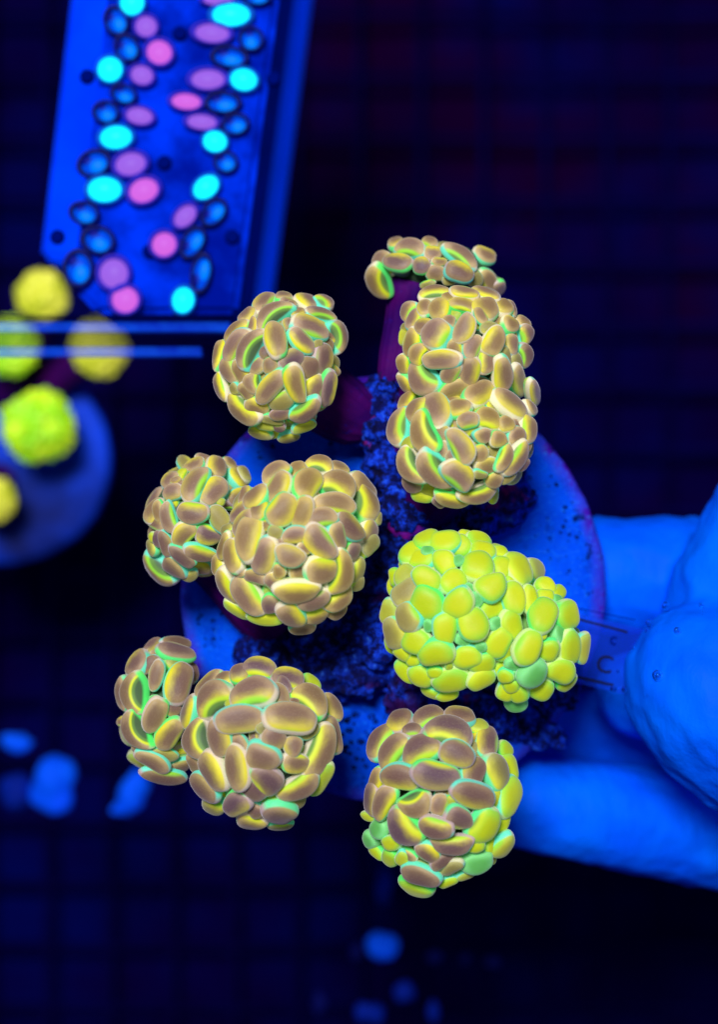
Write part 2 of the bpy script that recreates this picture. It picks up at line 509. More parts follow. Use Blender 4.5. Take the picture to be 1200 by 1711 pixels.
    for (x, y, a, b, an, kk) in leds:
        me, mt = cols[kk]
        rm = ring_me if kk == 'b' else (ring_c if kk == 'c' else ring_p)
        o = link("diode", rm, None, root, False)
        o.location = at(x, y, z) - root.location
        o.rotation_euler = (0, 0, -R(an))
        o.scale = (a * s, b * s, 0.8)
        e = link("lens", me, None, o, False)
        if kk == 'b':
            d = link("glow_spot", lit_spot_me, None, o, False)
            d2 = link("shade_spot", shade_me, None, o, False)
led_fixture()

# ------------------------------------------------------------------ clear shelf bar below the fixture
def shelf_bar():
    z = -1.6
    root = empty("acrylic_shelf_bar", at(180, 560, z), "clear acrylic bar with two bright edges running left of the upper left coral head", "shelf bar")
    face = m_clear("smoked_acrylic", rgb(2, 2, 40), 0.35, 0.9)
    ed = m_simple("edge_tmp", rgb(0, 70, 240), None)
    k = NT("lit_acrylic_edge")
    k.base(k.mix(k.smooth(k.noise(1.2, 5.0, 0.7), 0.35, 0.65), rgb(10, 90, 255), rgb(0, 50, 220)))
    k.set(Roughness=0.5, Alpha=0.38)
    k.b.inputs['Specular IOR Level'].default_value = 0.02
    ed = k.m
    s = pxs(z)
    def strip(name, x0, x1, ya, yb, dz, h, m):
        a = at(x0, (ya + yb) / 2, z); b = at(x1, (ya + yb) / 2, z)
        bm = bmesh.new()
        box_bm(bm, (a + b) / 2 + Vector((0, 0, dz)), ((b - a).length, (yb - ya) * s, h), 0, 0.02)
        link(name, mesh_from(name, bm, False), m, root)
    strip("edge", -160, 386, 540, 556, 0.06, 0.4, ed)
    strip("edge", -160, 338, 581, 597, 0.06, 0.4, ed)
    strip("face", -160, 372, 557, 580, 0.0, 0.3, face)
    strip("back_face", -160, 392, 527, 539, 0.0, 0.3, face)
    bpy.data.materials.remove(bpy.data.materials["edge_tmp"])
shelf_bar()

# ------------------------------------------------------------------ ceramic disc
DC = at(655, 985, 0)
DR = 4.37
def pored_disc(name, c, rad, thick, mat, label, pores, seed, stem_len=1.2):
    random.seed(seed)
    root = empty(name, c, label, "ceramic disc")
    bm = bmesh.new()
    prof = [(0.0, 0.0), (rad * 0.3, 0.0), (rad * 0.6, 0.0), (rad * 0.85, 0.0), (rad * 0.965, -0.01), (rad * 0.99, -0.05), (rad, -0.14), (rad, -thick + 0.12), (rad * 0.985, -thick + 0.03), (rad * 0.95, -thick), (0.0, -thick)]
    seg = 128
    prev = None
    for (r_, z_) in prof:
        if r_ == 0:
            cur = [bm.verts.new((0, 0, z_))]
        else:
            cur = []
            for i in range(seg):
                t = 2 * math.pi * i / seg
                wv = 1 + 0.02 * noise.noise(Vector((math.cos(t) * 1.6, math.sin(t) * 1.6, seed))) + 0.008 * noise.noise(Vector((math.cos(t) * 9, math.sin(t) * 9, seed)))
                cur.append(bm.verts.new((r_ * wv * math.cos(t), r_ * wv * math.sin(t), z_ + 0.02 * noise.noise(Vector((r_ * math.cos(t), r_ * math.sin(t), 3))))))
        if prev:
            if len(prev) == 1:
                for i in range(seg): bm.faces.new((prev[0], cur[i], cur[(i + 1) % seg]))
            elif len(cur) == 1:
                for i in range(seg): bm.faces.new((prev[(i + 1) % seg], prev[i], cur[0]))
            else:
                for i in range(seg): bm.faces.new((prev[i], cur[i], cur[(i + 1) % seg], prev[(i + 1) % seg]))
        prev = cur
    bmesh.ops.recalc_face_normals(bm, faces=bm.faces)
    link("plate", mesh_from("plate", bm), mat, root, False)
    bm = bmesh.new()
    tube(bm, [Vector((0, 0, -thick + 0.05)), Vector((0, 0, -thick - stem_len * 0.5)), Vector((0, 0, -thick - stem_len))], [0.75, 0.6, 0.55], 24)
    link("stem", mesh_from("stem", bm), mat, root, False)
    # open pores: small pits with a raised irregular lip, joined into one piece
    bm = bmesh.new()
    for (x, y, r_) in pores:
        n = 9
        cen = bm.verts.new((x, y, -0.012))
        ring = []
        for i in range(n):
            t = 2 * math.pi * i / n
            q = r_ * random.uniform(0.6, 1.15)
            ring.append(bm.verts.new((x + q * math.cos(t), y + q * 0.85 * math.sin(t), 0.021)))
        for i in range(n): bm.faces.new((cen, ring[i], ring[(i + 1) % n]))
    po = link("pore", mesh_from("pore", bm), M_PORE, root, False)
    po["kind"] = "stuff"
    return root
random.seed(3)
pores = []
for (px, py, n, spread, r0) in [(585, 1215, 26, 34, 0.055), (610, 1260, 12, 40, 0.04), (450, 745, 5, 26, 0.045), (560, 720, 6, 40, 0.04), (960, 850, 14, 40, 0.035), (925, 780, 8, 30, 0.04),
                                (980, 900, 10, 26, 0.03), (400, 1010, 6, 50, 0.04), (350, 1060, 10, 40, 0.035), (370, 960, 7, 50, 0.03), (950, 960, 14, 40, 0.03), (655, 985, 60, 300, 0.022), (655, 985, 40, 240, 0.03)]:
    for _ in range(n):
        p = at(px + random.gauss(0, spread * 0.6), py + random.gauss(0, spread * 0.6), 0) - DC
        if p.length < DR * 0.95: pores.append((p.x, p.y, r0 * random.uniform(0.6, 1.5)))
pored_disc("coral_disc", DC, DR, 0.7, M_DISC, "large round blue ceramic disc with dark pores under the coral heads, held by the glove", pores, 5)

# ------------------------------------------------------------------ rock mound on the disc
def blob_thing(name, blobs, mat, voxel, relief, label, cat, extra=None):
    bm = bmesh.new()
    for (c, r_) in blobs:
        q = bmesh.ops.create_icosphere(bm, subdivisions=3, radius=1.0)
        M = Matrix.Translation(c) @ Matrix.Diagonal((r_[0], r_[1], r_[2], 1))
        bmesh.ops.transform(bm, matrix=M, verts=q["verts"])
    o = link(name, mesh_from(name, bm), mat)
    m = o.modifiers.new("weld", 'REMESH'); m.mode = 'VOXEL'; m.voxel_size = voxel; m.use_smooth_shade = True
    for i, (sc, st) in enumerate(relief):
        t = bpy.data.textures.new(name + "_relief", 'CLOUDS'); t.noise_scale = sc; t.noise_depth = 3
        d = o.modifiers.new("relief", 'DISPLACE'); d.texture = t; d.strength = st * 1.25; d.mid_level = 0.5; d.texture_coords = 'GLOBAL'
    return tag(o, label, cat)
rb = []
def B(px, py, z, rx, ry=None, rz=None):
    rb.append((at(px, py, z), (rx, ry or rx, rz or rx)))
B(650, 660, 0.9, .45, .55, .6); B(635, 720, .8, .55, .55, .7); B(620, 700, .6, .5, .5, .6); B(660, 780, .7, .65, .65, .8); B(680, 850, .8, .7, .7, .9)
B(700, 930, .7, .8, .9, .9); B(640, 960, .6, .8, .8, .9); B(590, 1020, .5, .9, .75, .9); B(520, 1075, .4, .9, .5, .8); B(450, 1090, .3, .7, .45, .6)
B(640, 1060, .6, .9, .8, 1.0); B(690, 1110, .6, .6, .8, .9); B(690, 1170, .6, .5, .5, .8); B(600, 1120, .4, .8, .6, .7); B(760, 1010, .5, .9, .9, .8)
B(780, 860, .5, .7, .7, .8); B(840, 830, .3, .6, .7, .6); B(560, 1130, .3, .6, .5, .6); B(500, 1130, .3, .7, .5, .6); B(700, 1230, .5, .6, .6, .7); B(430, 1190, .2, .9, .7, .6)
B(800, 1190, .1, .9, .6, .5); B(870, 1180, .05, .7, .6, .35); B(780, 1240, .1, .7, .5, .4); B(850, 1120, .1, .8, .7, .5)  # low dark blobs stand in for the coral's shade on the disc
B(930, 1150, .0, .55, .5, .28); B(890, 1225, -.05, .6, .4, .28); B(820, 1275, -.05, .6, .35, .28); B(940, 1100, 0, .4, .5, .25); B(750, 1300, -.05, .7, .3, .25); B(640, 1320, -.08, .6, .22, .22)  # flat blobs added along the lower edge, where the disc lies in shade
B(600, 680, .9, .3, .4, .5); B(575, 850, .2, .6, .8, .4)
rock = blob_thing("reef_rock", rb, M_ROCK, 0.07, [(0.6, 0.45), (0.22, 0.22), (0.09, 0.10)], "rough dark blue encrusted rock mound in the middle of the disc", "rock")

crust_m = m_simple("magenta_crust", rgb(120, 10, 120), rgb(40, 20, 150), 2.5, 0.6, 0.2, 0.6, 6.0)
for (px, py, z, r_) in [(684, 878, 1.35, 0.34), (700, 868, 1.25, 0.24), (668, 862, 1.3, 0.2)]:
    bm = bmesh.new()
    bmesh.ops.create_icosphere(bm, subdivisions=4, radius=1.0)
    for v in bm.verts:
        v.co = v.co * (1 + 0.25 * noise.noise(v.co * 2.2 + Vector((px, 0, 0))) + 0.12 * noise.noise(v.co * 6))
        v.co = Vector((v.co.x * r_ * 1.1, v.co.y * r_ * 0.8, v.co.z * r_ * 0.5)) + at(px, py, z)
    link("coralline_crust", mesh_from("coralline_crust", bm), crust_m, rock)

# ------------------------------------------------------------------ tentacle meshes
_cache = {}
ROWS = [(0.0, 1.0), (0.26, 0.985), (0.48, 0.94), (0.66, 0.85), (0.80, 0.70), (0.905, 0.48), (0.97, 0.18), (1.0, -0.14), (0.975, -0.46), (0.89, -0.75), (0.76, -1.2), (0.64, -1.9), (0.55, -3.0)]
def bean(bend, var):
    key = (bend, var)
    if key in _cache: return _cache[key]
    rnd = random.Random(hash((int(bend * 100), var, 7)))
    seg = 30
    taper = rnd.uniform(-0.24, 0.24)
    sq = rnd.uniform(2.05, 2.5)
    ph = rnd.uniform(0, 6.28); ph2 = rnd.uniform(0, 6.28)
    lob = rnd.uniform(0.0, 0.05)
    if var == 3: lob = 0.10
    verts, faces, side, down, hollow = [], [], [], [], []
    n = len(ROWS)
    for j, (r_, z_) in enumerate(ROWS):
        cnt = 1 if j == 0 else seg
        for i in range(cnt):
            t = 2 * math.pi * i / seg
            c, s_ = math.cos(t), math.sin(t)
            q = (abs(c) ** sq + abs(s_) ** sq) ** (-1 / sq)
            q *= 1 + lob * math.cos(3 * t + ph) + 0.02 * math.cos(5 * t + ph2)
            x0 = r_ * q * c; y0 = r_ * q * s_
            x = x0; y = y0 * (1 + taper * x0)
            y += bend * 0.85 * (0.40 - x * x)      # bend > 0: hollow side towards -y
            if bend: y -= bend * 0.04
            z = z_ + (0.06 * math.cos(2 * t + ph) * r_ if z_ > -1 else 0) - 0.10 * abs(bend) * x * x
            # dimple towards the hollow side
            hol = 0.0
            if bend and z_ > -0.5:
                hol = max(0.0, -y0 * (1 if bend > 0 else -1))
                hol *= hol * (1 - x * x * 0.6)
                z -= 1.1 * abs(bend) * hol
                hol *= abs(bend) * 1.6
            verts.append((x, y, z))
            side.append(-y0); hollow.append(hol)
            down.append(j / (n - 1) if j < 6 else 0.5 + 0.5 * (j - 6) / (n - 7) if j > 6 else 0.5)
    # 'down' : 0 top ... about .6 the shoulder ... .8 the lip ... 1 stalk
    down = []
    DV = [0, .10, .22, .36, .50, .62, .72, .80, .85, .89, .93, .97, 1.0]
    for j in range(n):
        down += [DV[j]] * (1 if j == 0 else seg)
    for i in range(seg):
        faces.append((0, 1 + i, 1 + (i + 1) % seg))
    for j in range(1, n - 1):
        a = 1 + (j - 1) * seg; b = a + seg
        for i in range(seg):
            faces.append((a + i, b + i, b + (i + 1) % seg, a + (i + 1) % seg))
    me = bpy.data.meshes.new("tentacle")
    me.from_pydata(verts, [], faces)
    for p in me.polygons: p.use_smooth = True
    for nm, data in (("side", side), ("down", down), ("hollow", hollow)):
        at_ = me.attributes.new(nm, 'FLOAT', 'POINT')
        at_.data.foreach_set("value", data)
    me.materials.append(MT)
    _cache[key] = me
    return me

TONES = {'t': (0.0, 0.0), 'p': (0.0, 0.95), 'd': (0.22, 0.5), 'o': (0.0, 0.35), 'g': (0.62, 0.0), 'e': (1.0, 0.0), 'h': (0.36, 0.5), 'y': (0.45, 0.0)}

def head(label, org, scale, entries, dome, zc, hz, stalk_to, tone0='t', body_mat=None, seed=1, fill=30, group="coral heads growing from the rock on the disc", dark0=0.0, stalk_r=0.75, tilt=0.72, stalk_from=None, ring=True):
    """entries: cx, cy, length, width, angle (crop pixels), bend, flush side, tone, lip side"""
    rnd = random.Random(seed)
    cx, cy, rx, ry = dome
    cw = at(cx, cy, zc)
    root = empty("hammer_coral", Vector((cw.x, cw.y, zc - 1.2)), label, "coral", group)
    s = pxs(zc)
    RX, RY = rx * s, ry * s
    # body
    bm = bmesh.new()
    bmesh.ops.create_icosphere(bm, subdivisions=4, radius=1.0)
    for v in bm.verts:
        k_ = 1 + 0.05 * noise.noise(v.co * 3 + Vector((seed, 0, 0)))
        v.co = Vector((v.co.x * RX * 0.70 * k_, v.co.y * RY * 0.70 * k_, v.co.z * (hz * 0.78 if v.co.z > 0 else 0.7) * k_)) + Vector((cw.x, cw.y, zc))
    link("polyp_body", mesh_from("polyp_body", bm), body_mat or M_BODY, root)
    # stalk
    bm = bmesh.new()
    a = stalk_from or Vector((cw.x, cw.y, zc - 0.5)); b = stalk_to
    pts = lerp_path(a, b, 7, Vector((0, 0, -0.25)))
    rad = [stalk_r * f for f in (1.25, 1.08, 0.98, 0.92, 0.88, 0.75, 0.35)]
    tube(bm, pts, rad, 60, 15, 0.025)
    link("stalk", mesh_from("stalk", bm), M_STALK, root)
    placed = []
    def put(px, py, L, W, ang, bend, ys, tone, rs, lift, tl):
        u = (px - cx) / rx; v = (py - cy) / ry
        d = math.hypot(u, v)
        dd = min(d, 0.97)
        if d > 1e-6: u_, v_ = u / d * dd, v / d * dd
        else: u_, v_ = 0, 0
        zz = zc + hz * math.sqrt(1 - dd * dd)
        # ellipsoid normal
        nrm = Vector((u_ / (rx * s), -v_ / (ry * s), math.sqrt(1 - dd * dd) / max(hz, 0.1)))
        nrm.normalize()
        nrm = (nrm * tl + Vector((0, 0, 1)) * (1 - tl)).normalized()
        nrm = (nrm + Vector((rnd.uniform(-.26, .26), rnd.uniform(-.26, .26), 0))).normalized()
        p = at(px, py, zz + lift)
        th = R(ang)
        dx, dy = math.cos(th), -math.sin(th)
        nz = max(nrm.z, 0.35)
        t = Vector((dx, dy, -(dx * nrm.x + dy * nrm.y) / nz))
        fl_ = min(t.length, 1.35)
        t.normalize()
        bvec = nrm.cross(t).normalized()
        t = bvec.cross(nrm).normalized()
        fw = 1 / max(math.hypot(bvec.x, bvec.y), 0.72)
        ss = pxs(zz)
        hl = L * ss / 2 * fl_; hw = W * ss / 2 * fw
        hh = 0.56 * min(hl, hw) * (0.95 if abs(bend) < .45 else 1.15) + 0.03
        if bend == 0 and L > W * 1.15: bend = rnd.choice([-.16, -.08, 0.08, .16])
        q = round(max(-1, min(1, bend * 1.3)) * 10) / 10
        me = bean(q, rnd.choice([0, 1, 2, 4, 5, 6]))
        o = bpy.data.objects.new("tentacle", me)
        C.objects.link(o)
        o.parent = root
        M = Matrix((t, bvec, nrm)).transposed().to_4x4()
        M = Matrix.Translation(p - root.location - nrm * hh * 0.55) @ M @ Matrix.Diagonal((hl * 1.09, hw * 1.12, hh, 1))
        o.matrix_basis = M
        g, dk = TONES[tone]
        dk = min(1, max(0, dk + dark0 + rnd.uniform(-.12, .12)))
        o.color = (0.5 + 0.5 * max(-1, min(1, ys)), g, dk, 0.5 + 0.5 * rs)
    for ie, e in enumerate(entries):
        e = list(e)
        x, y, L, W = e[0] / scale + org[0], e[1] / scale + org[1], e[2] / scale, e[3] / scale
        ang = e[4] if len(e) > 4 else rnd.uniform(-90, 90)
        bend = e[5] if len(e) > 5 else 0.0
        ys = e[6] if len(e) > 6 else rnd.choice([-.6, .6, -.4, .4, 0.2])
        tone = e[7] if len(e) > 7 else tone0
        rs = e[8] if len(e) > 8 else (-1 if ys > 0 else 1) * rnd.choice([1, 1, .7, -.8])
        lift = rnd.uniform(-0.06, 0.08) + (0.12 if max(L, W) > 48 else 0.0) + 0.16 * ie / len(entries) - 0.08
        put(x, y, L, W, ang, bend, ys, tone, rs, lift, tilt)
        placed.append((x, y, max(L, W) / 2))
    made = 0; tries = 0
    while made < fill and tries < 2500:
        tries += 1
        a_ = rnd.uniform(0, 2 * math.pi); rr = math.sqrt(rnd.uniform(0.0, 0.68))
        x = cx + rx * rr * math.cos(a_); y = cy + ry * rr * math.sin(a_)
        if any(math.hypot(x - q[0], y - q[1]) < q[2] * 0.62 for q in placed): continue
        L = rnd.uniform(26, 42); W = L * rnd.uniform(0.6, 0.85)
        put(x, y, L, W, rnd.uniform(-90, 90), rnd.choice([0, 0, .3]), rnd.choice([-.8, .8, .5]), tone0 if tone0 in 'gy' else rnd.choice(['t', 'd', 't', 'h']), rnd.choice([-1, 1]), -0.24, tilt)
        placed.append((x, y, 15)); made += 1
    # tips round the underside, seen from the side
    nr = int((rx + ry) / 22) if ring else 0
    for i in range(nr):
        a_ = 2 * math.pi * (i + rnd.uniform(-.2, .2)) / nr
        q_ = rnd.uniform(0.70, 0.80); x = cx + rx * q_ * math.cos(a_); y = cy + ry * q_ * math.sin(a_)
        L = rnd.uniform(38, 52)
        put(x, y, L, L * 0.62, math.degrees(a_) + 90, 0.0, rnd.choice([-.9, .9]), tone0 if tone0 in 'gy' else rnd.choice(['t', 'd', 'h']), rnd.choice([-1, 1]), -0.55, 1.15)
    return root
# ------------------------------------------------------------------ coral heads
S1 = 1200 / 260
A_E = [(940,145,160,110,40,.3,1,'t',1),(800,145,150,140,60,0,.8),(620,105,130,95,10,0,-.5),(660,160,140,80,20,0,-.6),(465,145,200,135,-58,0,-.6,'t',-1),(330,250,160,100,-50,0,.5),
 (910,240,230,100,8,.3,.3,'t',1),(530,245,330,135,-38,.7,.25,'t',1),(370,340,160,70,-80,0,.6,'t'),(835,345,285,160,18,0,-.8,'t',1),(765,455,240,140,45,0,.9,'t',1),(1060,420,255,130,82,.5,.2,'o',1),
 (240,380,240,110,-42,.3,.7,'t',1),(105,560,240,90,100,0,-1),(245,490,300,150,-50,.2,.5,'t',-.6),(345,510,340,140,-58,.7,.2,'t',1),(935,600,240,130,98,0,-.7,'p',-1),
 (970,840,270,120,100,0,-1,'p'),(860,820,210,150,-60,0,-.8,'t'),(820,665,165,165,90,0,.1,'p',-1),(120,820,230,95,70,0,-1),(190,690,220,120,58,0,-.3,'t',1),(285,700,200,140,65,0,-.7),
 (410,650,150,110,-40,0,.2,'t'),(730,235,110,80,-10,0,.7),(655,325,100,85,80,0,.3),(555,440,285,165,80,-.1,.7,'t',-1),(680,600,200,135,-30,0,-.3,'p',.8),(480,545,110,100,0,0,.1,'p'),
 (235,830,90,80,30,0,.5,'d'),(325,850,150,110,45,0,-.3),(375,790,180,125,75,-.4,-.6,'t',-1),(710,800,285,155,75,0,.9,'t',1),(510,815,310,150,-48,0,-.6,'t',-1),(515,650,120,130,0,0,.2,'o',-1),
 (600,930,205,140,-25,0,-.2,'d'),(590,1030,160,95,-10,0,.2,'p',1),(530,1075,180,70,10,0,.7,'d'),(290,1000,310,140,40,-.3,-.9,'t'),(410,970,190,125,20,0,-.8,'t'),(790,1005,265,130,-35,-.3,-.8,'o',-1),
 (480,1115,150,90,10,0,-.5,'h',1),(430,1180,190,90,15,0,-.9,'d',-1),(660,1215,170,90,-10,0,-.5,'d',-1),(780,1130,190,80,-20,0,-.7,'h',-1),(580,1135,100,60,0,0,0,'p'),(680,170,80,60),(880,480,60,90,70,0,.3,'d')]
head("tan hammer coral head with brownish tips at the upper left, nearest the reflected light fixture", (340, 470), S1, A_E, (469, 612, 115, 128), 2.3, 1.5, at(625, 720, 0.9), 't', None, 11, dark0=0.2)

B_E = [(545,105,120,90,30,0,.2,'t'),(285,105,130,100,-20,0,.4,'t',1),(1090,475,110,100,60,0,.1,'p'),(1000,410,170,130,50,0,.1,'t'),(900,400,130,120,45,0,.2,'d'),(390,150,230,150,10,.3,.3,'t',1),
 (790,205,310,120,36,.3,.1,'t',1),(170,245,150,140,-55,0,.3,'t'),(575,190,135,110,0,0,-.9,'t',-1),(700,410,110,80,0,0,.2,'d'),(625,260,120,70,0,0,-.6),(135,430,250,150,70,-.4,-.7,'t',-1),
 (290,255,225,140,10,0,-.8,'p',1),(485,290,135,135,0,0,-.6,'p',1),(590,355,145,120,0,0,.2,'o',1),(780,335,225,155,20,0,-.8,'p',1),(530,440,120,60,-15,0,.2,'d',-1)]
head("small arched tan coral head at the very top, with a purple stalk showing below it", (600, 380), S1, B_E, (730, 448, 118, 60), 1.3, 0.9, at(648, 655, 1.2), 't', None, 12, 5, stalk_r=0.38, stalk_from=at(690, 462, 1.35), ring=False)

S3 = 1200 / 280
C1_E = [(370,110,240,95,-5,.4,.9),(590,115,210,90,10,0,.9),(740,120,210,85,25,0,.8),(480,155,115,85,-15,0,.3),(870,215,130,130,60,0,.4),(930,230,130,70,75,0,.6),(740,230,180,180,60,0,.6),(400,235,165,150,90,0,-.7),
 (575,205,205,100,15,.2,-.5,'t',1),(295,225,125,100,90,0,.4),(175,255,155,95,-65,.3,.6,'t',1),(225,305,175,105,-70,0,.8),(285,355,125,115,0,0,-.7,'o'),(475,330,105,95,80,0,.2),(705,285,150,85,65,0,.2,'t',1),
 (1015,330,120,95,20,0,.3),(925,345,130,115,20,0,-.5,'t',1),(1035,420,140,115,70,.2,.8,'o',1),(930,490,155,105,90,0,.4,'t',1),(760,370,125,85,-10,0,.4,'d',-1),(375,410,220,185,-55,0,.7),(580,375,235,140,-65,0,.6,'t',-.6),
 (800,465,220,150,-65,0,-.8),(200,480,205,125,-80,0,.7,'t',1),(1030,575,170,110,80,.3,.2,'p',1),(515,515,125,105,70,0,-.3,'t'),(355,530,70,55,0,0,.3),(645,510,190,125,-65,0,.2,'t',-1),(885,590,145,85,80,0,.1,'d'),(965,625,140,95,60,0,.1,'d'),
 (255,560,165,125,-60,.4,.9),(415,605,265,135,0,.1,-.6,'t',1),(750,610,200,130,95,0,.8,'o',-.7),(625,690,205,150,95,0,-.7,'o',1),(865,710,235,140,80,0,.7),(485,700,165,125,-60,0,.3),(140,640,140,85,80,0,-.3,'t',-1),
 (270,735,270,160,55,-.4,-.7,'t',-1),(150,780,145,95,60,0,-.6,'t',-1),(980,765,245,130,65,0,.7),(1095,840,230,105,65,0,.8),(400,800,80,70,0,0,0,'p'),(515,825,240,130,-25,0,.5)]
head("tan and yellow coral head at the upper right, upper half of the tall double head", (640, 460), S3, C1_E, (775, 575, 122, 116), 2.5, 1.35, at(665, 790, 0.8), 't', None, 13, 24)

C2_E = [(180,115,180,115,-60,.3,.8,'t',1),(240,185,210,130,-65,.2,.7),(700,60,235,165,-35,.1,.7,'t',-1),(920,130,290,150,32,0,.5,'t',-1),(95,310,275,130,95,-.3,-.9,'t',-1),(380,180,255,185,72,0,-.5,'t',-.6),(550,165,165,135,0,0,.5),(610,265,155,120,-10,0,.3,'t',1),
 (755,250,205,150,15,.2,.6,'t',-1),(1070,175,90,110,90,0,.1),(890,290,130,115,0,0,.4,'t',-1),(1055,330,205,115,95,0,.8),(415,360,140,135,20,0,-.3),(965,380,145,120,-30,0,.2),(725,380,110,130,90,0,.3,'t',1),(835,400,120,115,0,0,.3,'t',-1),
 (280,355,315,150,72,-.4,-.8),(500,520,95,105,60,0,.1),(400,485,150,120,-45,0,-.3),(695,505,130,130,-30,0,-.5,'t',-1),(555,450,285,155,60,.25,-.6,'t',1),(970,545,295,115,-55,-.25,-.8),(880,535,215,100,-65,-.2,-.6,'t',-1),(750,595,170,115,-10,0,-.4),
 (180,430,120,100,-30,0,.3,'h'),(190,600,295,140,58,-.55,-.8),(370,640,335,160,45,-.45,-.8),(900,680,140,80,-35,0,.2,'d'),(800,700,130,115,-45,0,-.4,'t',-1),(700,660,110,60,10,0,.2,'d'),(545,665,255,180,40,.2,-.7,'t',1),
 (690,800,290,115,-15,-.35,-.9),(205,730,155,105,40,0,-.2,'p',-1),(440,790,130,80,0,0,.1,'d'),(280,820,165,75,15,0,-.9,'y',-1),(500,845,265,95,10,-.25,-.9),(400,860,100,75,30,0,0,'p'),(1020,590,110,55,-50,0,0,'p')]
head("tan and yellow coral head at right centre, directly above the bright yellow green one", (640, 640), S3, C2_E, (776, 745, 132, 112), 2.9, 1.4, at(690, 870, 0.8), 't', None, 14, 24)

D_E = [(690,115,160,80,15,0,.3),(960,160,140,90,30,0,.1),(590,180,220,135,-30,0,-.7,'t',1),(470,270,120,90,-60,0,.9,'y'),(345,335,205,140,-55,0,-.6,'t'),(400,340,130,70,-20,0,.3),(1110,270,170,110,65,0,.1,'d'),(830,200,215,190,90,0,.6),
 (1060,305,265,175,60,0,.7,'p',1),(370,460,205,165,-15,.1,.3,'t',1),(595,370,385,215,-65,.25,-.4,'t',1),(790,450,315,230,-48,0,-.8,'t',.8),(180,640,280,160,-60,0,.5),(200,770,210,140,20,0,-.5),(230,660,230,110,80,0,.1,'t',-1),
 (330,720,325,150,76,-.25,-.1,'t',-1),(575,670,315,215,3,0,-.7,'o',1),(850,730,305,190,60,0,-.2,'d',1),(1060,510,220,180,-15,0,-.6,'p',-1),(860,560,100,85,0,0,.2,'h'),(740,900,255,190,20,0,.6,'p',-1),(490,900,295,195,-50,.25,-.5,'t',1),
 (170,920,110,70,75,0,.8,'y'),(155,1020,180,110,78,0,-.4,'d',-1),(230,940,180,120,75,0,.1,'p'),(300,980,265,135,72,0,-.2,'p',-1),(470,1120,305,140,40,0,-.1,'p',-1),(660,1090,325,160,14,-.15,-.7,'o',-1),
 (220,1270,420,190,42,-.5,-.6,'p',-1),(550,1310,180,110,-20,0,-.3,'d',-1),(385,1240,285,160,35,0,-.2,'p',-1)]
head("small tan coral head with green rimmed tips, tucked left of the big centre left head", (225, 745), 6.0, D_E, (325, 866, 100, 118), 1.9, 1.25, at(480, 1080, 0.3), 't', None, 15, 14, dark0=0.22)

E_E = [(1060,270,230,140,45,0,.2),(610,150,120,110,-20,0,.3,'t'),(460,170,205,120,-35,.2,.5,'t',1),(755,110,190,110,10,.35,.8),(890,140,125,125,45,0,-.6),(590,250,80,90,0,0,0,'d'),(475,265,225,145,-65,0,.6),(885,255,245,175,30,.35,.8),(680,245,215,175,-62,0,.4,'t',-1),
 (320,330,200,120,-40,0,.5),(345,410,170,120,95,0,-.7,'o',-1),(1070,360,275,155,72,.45,.9),(635,440,220,140,-70,0,.1),(505,425,235,180,-58,0,.6,'t',-.7),(860,385,285,140,6,.2,.1,'t',1),(765,480,225,130,-12,.2,.1,'t',1),(1100,580,175,125,-70,0,-.5),(1105,665,150,115,-50,0,.3,'d',1),
 (215,440,180,95,-40,0,-.8),(240,510,210,120,-52,0,-.6),(275,615,310,170,98,0,-.6,'t',1),(390,530,100,80,0,0,.3,'t',1),(460,580,105,95,0,0,.1,'d',-1),(970,535,235,140,45,0,-.5,'p',1),(885,605,195,115,75,0,.3,'t',1),(590,600,180,115,-10,0,.6),
 (760,650,275,170,48,0,.7,'o',.7),(105,670,190,80,-70,0,.5),(165,735,225,125,75,0,-.7),(65,800,150,90,90,0,-.7),(480,650,100,70,0,0,.3),(375,735,255,165,-68,0,.5,'t',-1),(560,735,205,145,20,0,-.4,'t',1),(655,690,95,90,0,0,.3),
 (985,705,135,90,-70,0,.2,'p',-1),(1020,830,180,80,-75,0,-.6,'d'),(905,850,310,145,100,.45,.7),(780,835,210,175,0,0,-.7,'t',1),(620,840,125,125,0,0,.2),(320,880,165,100,10,0,-.3,'t',-1),(215,845,90,70,0,0,.1),(450,920,155,120,40,0,-.5),(485,840,85,95,0,0,.1,'t',-1),
 (130,950,265,125,62,-.2,-.9),(390,1160,240,90,5,0,-.9,'y'),(200,1105,210,80,32,0,-.8,'y'),(270,1010,310,160,55,-.15,-.7),(890,1030,225,120,-40,-.25,-.8),(720,1040,225,120,-15,0,.1),(610,985,305,140,-2,0,-.8),(430,1065,130,125,0,0,-.2,'p',-1),
 (640,1230,180,90,-10,0,.3),(880,1110,150,90,-35,0,-.4),(1015,920,120,80,-70,0,.1,'d'),(740,1140,175,100,-20,-.2,-.6,'t',-1),(570,1145,195,150,50,0,-.8,'o',-.6),(1155,485,90,60,90,0,.1,'d')]
head("big tan coral head with fat bean shaped tips, centre left, overlapping a smaller head", (345, 745), 4.0, E_E, (494, 908, 143, 156), 2.8, 1.8, at(590, 1020, 0.5), 't', None, 16, 24)

